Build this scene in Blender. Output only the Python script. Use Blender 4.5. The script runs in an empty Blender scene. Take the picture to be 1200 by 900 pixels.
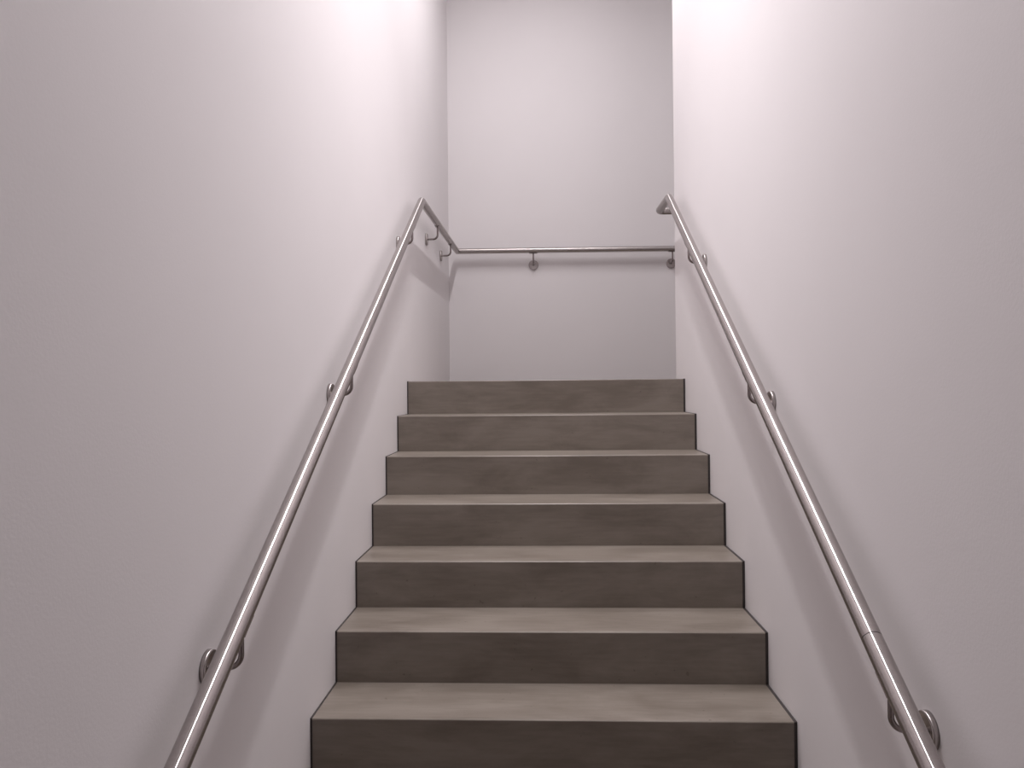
import bpy, bmesh, math
from mathutils import Vector, Matrix

# ------------------------------------------------------------------ camera, world, exposure
C = bpy.context.scene.collection
scene = bpy.context.scene
W = 1.4744            # clear width of the stair
T = 0.2873            # going of one step
H = 0.175             # rise of one step
XL, XR = -W / 2, W / 2
YB = 3.61             # back wall of the landing
YE = 1.99             # end of the right wall (the landing opens to the right beyond it)
ZL = 7 * H            # landing level
ZF = -2 * H           # lower floor level
ZC = 4.80             # ceiling
YF = -4.6             # wall behind the camera

cam_d = bpy.data.cameras.new('camera')
cam = bpy.data.objects.new('camera', cam_d)
C.objects.link(cam)
scene.camera = cam
cam_d.sensor_fit = 'HORIZONTAL'
cam_d.sensor_width = 36.0
cam_d.lens = 36.0 * 890.0 / 1200.0
cam_d.clip_start = 0.02
yaw, pitch, roll = -0.03954, 0.00639, -0.00938
fwd = Vector((math.sin(yaw) * math.cos(pitch), math.cos(yaw) * math.cos(pitch), math.sin(pitch)))
r0 = Vector((math.cos(yaw), -math.sin(yaw), 0))
u0 = r0.cross(fwd)
rgt = math.cos(roll) * r0 + math.sin(roll) * u0
upv = -math.sin(roll) * r0 + math.cos(roll) * u0
M = Matrix((rgt, upv, -fwd)).transposed().to_4x4()
M.translation = Vector((-0.01624, -2.31004, 1.18016))
cam.matrix_world = M

world = bpy.data.worlds.new('world')
scene.world = world
world.use_nodes = True
world.node_tree.nodes['Background'].inputs[0].default_value = (0.02, 0.02, 0.02, 1)
world.node_tree.nodes['Background'].inputs[1].default_value = 0.0

vs = scene.view_settings
vs.view_transform = 'Standard'
vs.look = 'None'
vs.gamma = 1.0
vs.use_curve_mapping = False
vs.exposure = 0.0

# lamps: (y centre, length, watts, spread in degrees)
LAMP_W = 0.04
LAMPS = [(0.15, 0.8, 22.5, 85), (1.5, 1.4, 43.0, 165)]
LAMP_COLOUR = (1.0, 0.962, 0.978, 1)

# ------------------------------------------------------------------ helpers
def mat(name):
    m = bpy.data.materials.new(name)
    m.use_nodes = True
    nt = m.node_tree
    return m, nt, nt.nodes['Principled BSDF']

def node(nt, kind, **kw):
    n = nt.nodes.new(kind)
    for k, v in kw.items():
        setattr(n, k, v)
    return n

def obj(name, bm, m, parent=None, smooth=False):
    me = bpy.data.meshes.new(name)
    bm.normal_update()
    bm.to_mesh(me)
    bm.free()
    if smooth:
        for p in me.polygons:
            p.use_smooth = True
    me.materials.append(m)
    o = bpy.data.objects.new(name, me)
    C.objects.link(o)
    if parent:
        o.parent = parent
    return o

def empty(name, label, cat, loc=(0, 0, 0), group=None):
    o = bpy.data.objects.new(name, None)
    o.empty_display_size = 0.1
    C.objects.link(o)
    o.location = loc
    o['label'] = label
    o['category'] = cat
    if group:
        o['group'] = group
    return o

def add_box(bm, x0, x1, y0, y1, z0, z1):
    v = [bm.verts.new(p) for p in ((x0, y0, z0), (x1, y0, z0), (x1, y1, z0), (x0, y1, z0),
                                   (x0, y0, z1), (x1, y0, z1), (x1, y1, z1), (x0, y1, z1))]
    for f in ((0, 3, 2, 1), (4, 5, 6, 7), (0, 1, 5, 4), (1, 2, 6, 5), (2, 3, 7, 6), (3, 0, 4, 7)):
        bm.faces.new([v[i] for i in f])
    return v

def struct(name, m, *boxes):
    bm = bmesh.new()
    for b in boxes:
        add_box(bm, *b)
    o = obj(name, bm, m)
    o['kind'] = 'structure'
    return o

def round_path(pts, radii, n=6):
    """fillet the inner corners of a polyline"""
    pts = [Vector(p) for p in pts]
    out = [pts[0]]
    for i in range(1, len(pts) - 1):
        a, b, c = pts[i - 1], pts[i], pts[i + 1]
        rr = radii[i - 1]
        d1, d2 = (a - b).normalized(), (c - b).normalized()
        if rr <= 0:
            out.append(b)
            continue
        ang = d1.angle(d2)
        t = rr / math.tan(ang / 2)
        p1, p2 = b + d1 * t, b + d2 * t
        cen = b + (d1 + d2).normalized() * (rr / math.sin(ang / 2))
        e1, e2 = p1 - cen, p2 - cen
        tot = e1.angle(e2)
        for k in range(n + 1):
            s = k / n
            out.append(cen + (e1 * math.sin((1 - s) * tot) + e2 * math.sin(s * tot)) / math.sin(tot))
    out.append(pts[-1])
    return out

def add_sweep(bm, pts, r, seg=20, cap=True, chamfer=0.0, uv=None, mitre0=None, mitre1=None):
    """round tube along a path with mitred joints; mitre0 / mitre1 are plane normals of the end cuts.
    UV: u runs along the tube, v around it (the brushed grain reads it)"""
    src = [Vector(p) for p in pts]
    pts = [src[0]]
    for a, b in zip(src, src[1:]):            # extra rings on long spans keep the shading frame straight
        m = max(1, int((b - a).length / 0.06))
        pts += [a.lerp(b, k / m) for k in range(1, m + 1)]
    n = len(pts)
    dirs = [(pts[i + 1] - pts[i]).normalized() for i in range(n - 1)]
    ref = Vector((0, 0, 1)) if abs(dirs[0].z) < 0.9 else Vector((1, 0, 0))
    sidev = dirs[0].cross(ref).normalized()
    rings = []
    lens = [0.0]
    for i in range(n - 1):
        lens.append(lens[-1] + (pts[i + 1] - pts[i]).length)
    for i in range(n):
        d = dirs[min(i, n - 2)] if i == 0 else dirs[i - 1]
        if i == 0:
            nrm = mitre0 or d
        elif i == n - 1:
            nrm = mitre1 or d
        else:
            nrm = (dirs[i - 1] + dirs[i]).normalized()
        # transport the frame
        if i > 1:
            q = dirs[i - 2].rotation_difference(dirs[i - 1])
            sidev = (q @ sidev).normalized()
        upd = d.cross(sidev).normalized()
        ring = []
        for k in range(seg):
            a = 2 * math.pi * k / seg
            off = sidev * (math.cos(a) * r) + upd * (math.sin(a) * r)
            # slide along d so that the point lies on the cutting plane
            off = off - d * (off.dot(nrm) / d.dot(nrm))
            ring.append(bm.verts.new(pts[i] + off))
        rings.append(ring)
    lay = bm.loops.layers.uv.verify()
    for i in range(n - 1):
        for k in range(seg):
            k2 = (k + 1) % seg
            f = bm.faces.new((rings[i][k], rings[i][k2], rings[i + 1][k2], rings[i + 1][k]))
            f.smooth = True
            uvs = ((lens[i], k / seg), (lens[i], (k + 1) / seg), (lens[i + 1], (k + 1) / seg), (lens[i + 1], k / seg))
            for lp, q in zip(f.loops, uvs):
                lp[lay].uv = q
    if cap:
        for ring, rev in ((rings[0], True), (rings[-1], False)):
            ring = [bm.verts.new(v.co) for v in ring]     # own vertices: a hard edge
            f = bm.faces.new(ring[::-1] if rev else ring)
            f.smooth = False
            for lp in f.loops:
                lp[lay].uv = (0, 0)
    bmesh.ops.recalc_face_normals(bm, faces=bm.faces)
    return rings

def add_lathe(bm, centre, axis, profile, seg=32):
    """profile: (distance along axis, radius); closed at both ends. UV: u around, v along the profile"""
    axis = Vector(axis).normalized()
    ref = Vector((0, 0, 1)) if abs(axis.z) < 0.9 else Vector((1, 0, 0))
    s = axis.cross(ref).normalized()
    t = axis.cross(s).normalized()
    c = Vector(centre)
    lay = bm.loops.layers.uv.verify()
    rings = []
    for d, r in profile:
        if r < 1e-6:
            rings.append([bm.verts.new(c + axis * d)])
        else:
            rings.append([bm.verts.new(c + axis * d + (s * math.cos(2 * math.pi * k / seg) + t * math.sin(2 * math.pi * k / seg)) * r) for k in range(seg)])
    for i in range(len(rings) - 1):
        a, b = rings[i], rings[i + 1]
        for k in range(seg):
            k2 = (k + 1) % seg
            if len(a) == 1 and len(b) == 1:
                continue
            if len(a) == 1:
                f = bm.faces.new((a[0], b[k], b[k2]))
                q = ((k / seg, i), (k / seg, i + 1), ((k + 1) / seg, i + 1))
            elif len(b) == 1:
                f = bm.faces.new((a[k], b[0], a[k2]))
                q = ((k / seg, i), (k / seg, i + 1), ((k + 1) / seg, i))
            else:
                f = bm.faces.new((a[k], b[k], b[k2], a[k2]))
                q = ((k / seg, i), (k / seg, i + 1), ((k + 1) / seg, i + 1), ((k + 1) / seg, i))
            for lp, u in zip(f.loops, q):
                lp[lay].uv = u
    bmesh.ops.recalc_face_normals(bm, faces=bm.faces)

# ------------------------------------------------------------------ materials
def wall_paint(name, col):
    m, nt, b = mat(name)
    b.inputs['Roughness'].default_value = 0.62
    b.inputs['Specular IOR Level'].default_value = 0.3
    tc = node(nt, 'ShaderNodeTexCoord')
    n1 = node(nt, 'ShaderNodeTexNoise')
    n1.inputs['Scale'].default_value = 2.2
    n1.inputs['Detail'].default_value = 3
    rp = node(nt, 'ShaderNodeValToRGB')
    rp.color_ramp.elements[0].position = 0.3
    rp.color_ramp.elements[1].position = 0.7
    rp.color_ramp.elements[0].color = (col[0] * 0.985, col[1] * 0.985, col[2] * 0.985, 1)
    rp.color_ramp.elements[1].color = (col[0], col[1], col[2], 1)
    n2 = node(nt, 'ShaderNodeTexNoise')       # fine roller stipple
    n2.inputs['Scale'].default_value = 170
    n2.inputs['Detail'].default_value = 3
    bp = node(nt, 'ShaderNodeBump')
    bp.inputs['Strength'].default_value = 0.10
    bp.inputs['Distance'].default_value = 0.002
    L = nt.links
    L.new(tc.outputs['Object'], n1.inputs['Vector'])
    L.new(tc.outputs['Object'], n2.inputs['Vector'])
    L.new(n1.outputs['Fac'], rp.inputs['Fac'])
    L.new(rp.outputs['Color'], b.inputs['Base Color'])
    L.new(n2.outputs['Fac'], bp.inputs['Height'])
    L.new(bp.outputs['Normal'], b.inputs['Normal'])
    return m

WALL = wall_paint('wall_paint', (0.876, 0.842, 0.850))
CEIL = wall_paint('ceiling_paint', (0.82, 0.80, 0.80))

def cement(name, dark, light):
    m, nt, b = mat(name)
    L = nt.links
    tc = node(nt, 'ShaderNodeTexCoord')
    mp = node(nt, 'ShaderNodeMapping')
    mp.inputs['Scale'].default_value = (0.85, 2.4, 2.4)      # trowel marks run across the step
    n1 = node(nt, 'ShaderNodeTexNoise')
    n1.inputs['Scale'].default_value = 3.2
    n1.inputs['Detail'].default_value = 7
    n1.inputs['Roughness'].default_value = 0.62
    n1.inputs['Distortion'].default_value = 0.5
    mp2 = node(nt, 'ShaderNodeMapping')
    mp2.inputs['Scale'].default_value = (2.5, 26, 26)
    n2 = node(nt, 'ShaderNodeTexNoise')
    n2.inputs['Scale'].default_value = 3.0
    n2.inputs['Detail'].default_value = 5
    mix = node(nt, 'ShaderNodeMath', operation='MULTIPLY_ADD')
    mix.inputs[1].default_value = 0.30
    rp = node(nt, 'ShaderNodeValToRGB')
    rp.color_ramp.elements[0].position = 0.48
    rp.color_ramp.elements[1].position = 0.80
    rp.color_ramp.elements[0].color = (*dark, 1)
    rp.color_ramp.elements[1].color = (*light, 1)
    # small dark flecks
    vo = node(nt, 'ShaderNodeTexNoise')
    vo.inputs['Scale'].default_value = 48
    vo.inputs['Detail'].default_value = 2
    fr = node(nt, 'ShaderNodeValToRGB')
    fr.color_ramp.elements[0].position = 0.725
    fr.color_ramp.elements[1].position = 0.755
    fr.color_ramp.elements[0].color = (1, 1, 1, 1)
    fr.color_ramp.elements[1].color = (0.74, 0.72, 0.70, 1)
    mul = node(nt, 'ShaderNodeMix', data_type='RGBA', blend_type='MULTIPLY')
    mul.inputs['Factor'].default_value = 1.0
    for mpn, nn in ((mp, n1), (mp2, n2)):
        L.new(tc.outputs['Object'], mpn.inputs['Vector'])
        L.new(mpn.outputs['Vector'], nn.inputs['Vector'])
    L.new(tc.outputs['Object'], vo.inputs['Vector'])
    L.new(n2.outputs['Fac'], mix.inputs[0])
    L.new(n1.outputs['Fac'], mix.inputs[2])
    L.new(mix.outputs[0], rp.inputs['Fac'])
    L.new(vo.outputs['Fac'], fr.inputs['Fac'])
    L.new(rp.outputs['Color'], mul.inputs['A'])
    L.new(fr.outputs['Color'], mul.inputs['B'])
    L.new(mul.outputs['Result'], b.inputs['Base Color'])
    ro = node(nt, 'ShaderNodeMapRange')
    ro.inputs['To Min'].default_value = 0.30
    ro.inputs['To Max'].default_value = 0.46
    L.new(n1.outputs['Fac'], ro.inputs['Value'])
    L.new(ro.outputs['Result'], b.inputs['Roughness'])
    b.inputs['Specular IOR Level'].default_value = 0.55
    bp = node(nt, 'ShaderNodeBump')
    bp.inputs['Strength'].default_value = 0.12
    bp.inputs['Distance'].default_value = 0.003
    L.new(mix.outputs[0], bp.inputs['Height'])
    L.new(bp.outputs['Normal'], b.inputs['Normal'])
    return m

STEP = cement('step_cement', (0.170, 0.142, 0.118), (0.248, 0.214, 0.184))
FLOOR = cement('floor_cement', (0.170, 0.142, 0.118), (0.248, 0.214, 0.184))

SEAL, _nt, _b = mat('dark_sealant')
_b.inputs['Base Color'].default_value = (0.036, 0.029, 0.028, 1)
_b.inputs['Roughness'].default_value = 0.6

def brushed_steel(name, rough, aniso, rot, col=(0.50, 0.465, 0.455)):
    m, nt, b = mat(name)
    L = nt.links
    b.inputs['Metallic'].default_value = 1.0
    b.inputs['Roughness'].default_value = rough
    b.inputs['Anisotropic'].default_value = aniso
    b.inputs['Anisotropic Rotation'].default_value = rot
    tg = node(nt, 'ShaderNodeTangent', direction_type='UV_MAP')
    L.new(tg.outputs['Tangent'], b.inputs['Tangent'])
    uv = node(nt, 'ShaderNodeUVMap')
    mp = node(nt, 'ShaderNodeMapping')
    mp.inputs['Scale'].default_value = (420, 2, 1)          # fine rings ground around the tube
    nz = node(nt, 'ShaderNodeTexNoise')
    nz.inputs['Scale'].default_value = 1.0
    nz.inputs['Detail'].default_value = 2
    rp = node(nt, 'ShaderNodeValToRGB')
    rp.color_ramp.elements[0].position = 0.3
    rp.color_ramp.elements[1].position = 0.7
    rp.color_ramp.elements[0].color = (col[0] * 0.93, col[1] * 0.93, col[2] * 0.93, 1)
    rp.color_ramp.elements[1].color = (*col, 1)
    L.new(uv.outputs['UV'], mp.inputs['Vector'])
    L.new(mp.outputs['Vector'], nz.inputs['Vector'])
    L.new(nz.outputs['Fac'], rp.inputs['Fac'])
    L.new(rp.outputs['Color'], b.inputs['Base Color'])
    return m

STEEL = brushed_steel('brushed_steel_tube', 0.23, 1.0, 0.0)
STEEL_PLATE = brushed_steel('brushed_steel_plate', 0.27, 0.9, 0.0, (0.52, 0.48, 0.47))
STEEL_ARM = brushed_steel('steel_rod', 0.25, 0.0, 0.0, (0.30, 0.26, 0.255))

HOUSING, _nt, _b = mat('lamp_housing')
_b.inputs['Base Color'].default_value = (0.75, 0.75, 0.75, 1)
_b.inputs['Roughness'].default_value = 0.4

# ------------------------------------------------------------------ shell
TH = 0.2
XA = 2.41             # far side of the landing
struct('floor', FLOOR, (XL, XR, YF, -2 * T, ZF - 0.2, ZF))
struct('floor_landing', FLOOR, (XL, XR, 7 * T, YB, ZL - 0.2, ZL), (XR, XA, YE, YB, ZL - 0.2, ZL))
struct('wall_left', WALL, (XL - TH, XL, YF - TH, YB + TH, ZF - 0.2, ZC))
struct('wall_right', WALL, (XR, XR + TH, YF - TH, YE, ZF - 0.2, ZC))
struct('wall_back', WALL, (XL, XA + TH, YB, YB + TH, ZL - 0.2, ZC))
struct('wall_front', WALL, (XL, XR, YF - TH, YF, ZF - 0.2, ZC))
struct('wall_landing', WALL, (XA, XA + TH, YE, YB, ZL - 0.2, ZC), (XR + TH, XA + TH, YE - TH, YE, ZL - 0.2, ZC))
struct('ceiling', CEIL, (XL - TH, XA + TH, YF - TH, YB + TH, ZC, ZC + 0.2))

# ------------------------------------------------------------------ staircase
stair = empty('staircase', 'straight flight of dark grey-brown cement steps rising between two white walls', 'staircase', (0, -2 * T, ZF))
GAP_L, GAP_R = 0.006, 0.009      # dark sealant joints between step and wall
base = Vector((0, -2 * T, ZF))

def step_mesh():
    """one cast step, origin at the middle of the foot of its riser"""
    bm = bmesh.new()
    x0, x1 = XL + GAP_L + 0.0005, XR - GAP_R - 0.0005
    add_box(bm, x0, x1, 0, T + 0.02, 0, H)
    bm.edges.ensure_lookup_table()
    e = [e for e in bm.edges if all(abs(v.co.y) < 1e-6 and abs(v.co.z - H) < 1e-6 for v in e.verts)]
    bmesh.ops.bevel(bm, geom=e, offset=0.0042, segments=3, affect='EDGES', profile=0.5)
    return bm

def joint_mesh(s):
    """L-shaped sealant strip up the riser and back along the tread, on side s"""
    bm = bmesh.new()
    xa, xb = (XL + 0.0005, XL + GAP_L) if s < 0 else (XR - GAP_R, XR - 0.0005)
    add_box(bm, xa, xb, -0.0008, 0.012, 0, H + 0.0008)
    add_box(bm, xa, xb, 0.012, T - 0.001, H - 0.012, H + 0.0008)
    return bm

step0 = obj('step', step_mesh(), STEP, stair)
jl0 = obj('sealant_joint', joint_mesh(-1), SEAL, step0)
jr0 = obj('sealant_joint', joint_mesh(1), SEAL, step0)
for k in range(-1, 8):
    loc = Vector((0, (k - 1) * T, (k - 1) * H)) - base
    if k == -1:
        s, joints = step0, []
    else:
        s = step0.copy()
        # the cement pattern of every step is its own: own mesh with the texture space kept by object coordinates
        C.objects.link(s)
        s.parent = stair
        for j in (jl0, jr0):
            c = j.copy()
            C.objects.link(c)
            c.parent = s
    s.location = loc
# vary the trowel pattern: object coordinates shifted by a per-object random value
for m in (STEP,):
    nt = m.node_tree
    oi = node(nt, 'ShaderNodeObjectInfo')
    mu = node(nt, 'ShaderNodeVectorMath', operation='MULTIPLY_ADD')
    cb = node(nt, 'ShaderNodeCombineXYZ')
    for i in range(3):
        nt.links.new(oi.outputs['Random'], cb.inputs[i])
    mu.inputs[1].default_value = (31, 17, 23)
    tc = [n for n in nt.nodes if n.type == 'TEX_COORD'][0]
    outs = [l.to_socket for l in tc.outputs['Object'].links]
    nt.links.new(cb.outputs[0], mu.inputs[0])
    nt.links.new(tc.outputs['Object'], mu.inputs[2])
    for s_ in outs:
        nt.links.new(mu.outputs[0], s_)

# ------------------------------------------------------------------ handrails
RT = 0.0212           # 42.4 mm tube

def bracket(parent, wall_pt, n, along, rail_pt):
    """wall disc, bent rod and saddle. wall_pt on the wall, n points into the room, rail_pt on the tube's axis above"""
    wp, n, rp, along = Vector(wall_pt), Vector(n), Vector(rail_pt), Vector(along).normalized()
    bm = bmesh.new()
    R = 0.038
    add_lathe(bm, wp, n, [(0, 0), (0, R), (0.009, R), (0.0115, R - 0.0012), (0.0125, R - 0.004), (0.0125, 0)], 36)
    plate = obj('wall_plate', bm, STEEL_PLATE, parent)
    for p in plate.data.polygons:
        p.use_smooth = len(p.vertices) == 4 and abs(p.normal.dot(n)) < 0.999
    bm = bmesh.new()
    foot = wp + n * 0.0115
    top = Vector((rp.x, rp.y, rp.z)) - Vector((0, 0, 1)) * (RT + 0.004)
    elbow = Vector((rp.x, rp.y, wp.z))
    add_sweep(bm, round_path([foot, elbow, top], [0.028], 8), 0.0060, 14)
    obj('arm', bm, STEEL_ARM, parent)
    # saddle: thin curved strap hugging the underside of the tube
    bm = bmesh.new()
    side = along.cross(Vector((0, 0, 1))).normalized()
    dn = along.cross(side).normalized()
    if dn.z > 0:
        dn = -dn
    lay = bm.loops.layers.uv.verify()
    rows = []
    for r in (RT + 0.0004, RT + 0.0040):
        row = []
        for k in range(9):
            a = math.radians(-36 + 72 * k / 8)
            d = dn * math.cos(a) + side * math.sin(a)
            row.append([bm.verts.new(rp + d * r + along * l) for l in (-0.03, 0.03)])
        rows.append(row)
    for k in range(8):
        for (a, b) in ((0, 0), (1, 1)):
            bm.faces.new((rows[a][k][0], rows[a][k + 1][0], rows[b][k + 1][1], rows[b][k][1]))
        for e in (0, 1):
            bm.faces.new((rows[0][k][e], rows[1][k][e], rows[1][k + 1][e], rows[0][k + 1][e]))
    for k in (0, 8):
        bm.faces.new((rows[0][k][0], rows[0][k][1], rows[1][k][1], rows[1][k][0]))
    bmesh.ops.recalc_face_normals(bm, faces=bm.faces)
    obj('saddle', bm, STEEL_ARM, parent)

def bracket_part(parent, *a):
    """bracket = wall_plate (part of the handrail) that carries arm and saddle as its sub-parts"""
    n0 = set(parent.children)
    bracket(parent, *a)
    new = [c for c in parent.children if c not in n0]
    plate = [c for c in new if c.name.startswith('wall_plate')][0]
    for c in new:
        if c is not plate:
            c.parent = plate

def tube(parent, pts, radii, **kw):
    bm = bmesh.new()
    add_sweep(bm, round_path(pts, radii, 6), RT, 28, **kw)
    return obj('rail_tube', bm, STEEL, parent)

OFF = 0.075
# left: up the flight, level along the landing, then along the back wall
left = empty('handrail', 'brushed steel handrail on the left wall, turning along the back wall of the landing', 'handrail', (0, 0, 0), 'steel handrails of the stair')
xl = XL + OFF
sl = 0.6027
def zl(y): return 0.521 + (y + 0.9985) * sl
pA = Vector((xl, -1.75, zl(-1.75)))
pB = Vector((xl, 1.800, zl(1.800)))
pC = Vector((xl, YB - OFF, 2.2475))
pD = Vector((2.25, YB - OFF, 2.236))
tube(left, [pA, pB, pC], [0.03], mitre1=((pC - pB).normalized() + (pD - pC).normalized()).normalized())
tube(left, [pC, pD], [], mitre0=((pC - pB).normalized() + (pD - pC).normalized()).normalized())
DZ = 0.102
for y in (-1.64, -0.712, 0.242, 1.485):
    z = zl(y)
    bracket_part(left, (XL, y, z - DZ), (1, 0, 0), (0, 1, sl), (xl, y, z))
for y in (2.43, 3.11):
    z = pB.z + (pC.z - pB.z) * (y - pB.y) / (pC.y - pB.y)
    bracket_part(left, (XL, y, z - DZ + 0.004), (1, 0, 0), (0, 1, 0), (xl, y, z))
for x in (-0.074, 0.99, 2.05):
    z = pC.z + (pD.z - pC.z) * (x - pC.x) / (pD.x - pC.x)
    bracket_part(left, (x, YB, z - DZ), (0, -1, 0), (1, 0, 0), (x, YB - OFF, z))

# right: up the flight and around the end of the right wall
right = empty('handrail', 'brushed steel handrail on the right wall, bending around the wall end at the top', 'handrail', (0, 0, 0), 'steel handrails of the stair')
xr = XR - OFF
sr = 0.6288
def zr(y): return 0.5065 + (y + 0.9422) * sr
yj = -0.705           # butt joint in the sloping tube
qA = Vector((xr, -1.75, zr(-1.75)))
qJ = Vector((xr, yj, zr(yj)))
qB = Vector((xr, 1.722, zr(1.722)))
qC = Vector((xr, YE + OFF, 2.1915))
qD = Vector((2.25, YE + OFF, 2.1915))
dr = (qB - qA).normalized()
tube(right, [qA, qJ - dr * 0.0009], [])
tube(right, [qJ + dr * 0.0009, qB, qC, qD], [0.03, 0.03])
for y in (-1.72, -0.786, 0.208, 1.200):
    z = zr(y)
    bracket_part(right, (XR, y, z - DZ), (-1, 0, 0), (0, 1, sr), (xr, y, z))
for x in (1.05, 2.05):
    bracket_part(right, (x, YE, qC.z - DZ), (0, 1, 0), (1, 0, 0), (x, YE + OFF, qC.z))
bm = bmesh.new()
add_sweep(bm, [qJ - dr * 0.0015, qJ + dr * 0.0015], RT - 0.0008, 28)
obj('joint_ring', bm, SEAL, right)

# ------------------------------------------------------------------ lamps on the ceiling (above the frame)
for i, (y, ln, watt, spread) in enumerate(LAMPS):
    lamp = empty('ceiling_light', ['short white ceiling light above the lower steps', 'short white ceiling light above the upper steps'][i],
                 'ceiling light', (0, y, ZC))
    bm = bmesh.new()
    add_box(bm, -LAMP_W / 2 - 0.02, LAMP_W / 2 + 0.02, -ln / 2 - 0.02, ln / 2 + 0.02, -0.05, 0)
    obj('housing', bm, HOUSING, lamp)
    ld = bpy.data.lights.new('tube_light', 'AREA')
    ld.shape = 'RECTANGLE'
    ld.size, ld.size_y = LAMP_W, ln
    ld.energy = watt
    ld.color = LAMP_COLOUR[:3]
    ld.spread = math.radians(spread)
    lo = bpy.data.objects.new('tube_light', ld)
    C.objects.link(lo)
    lo.location = (0, 0, -0.055)
    lo.parent = lamp
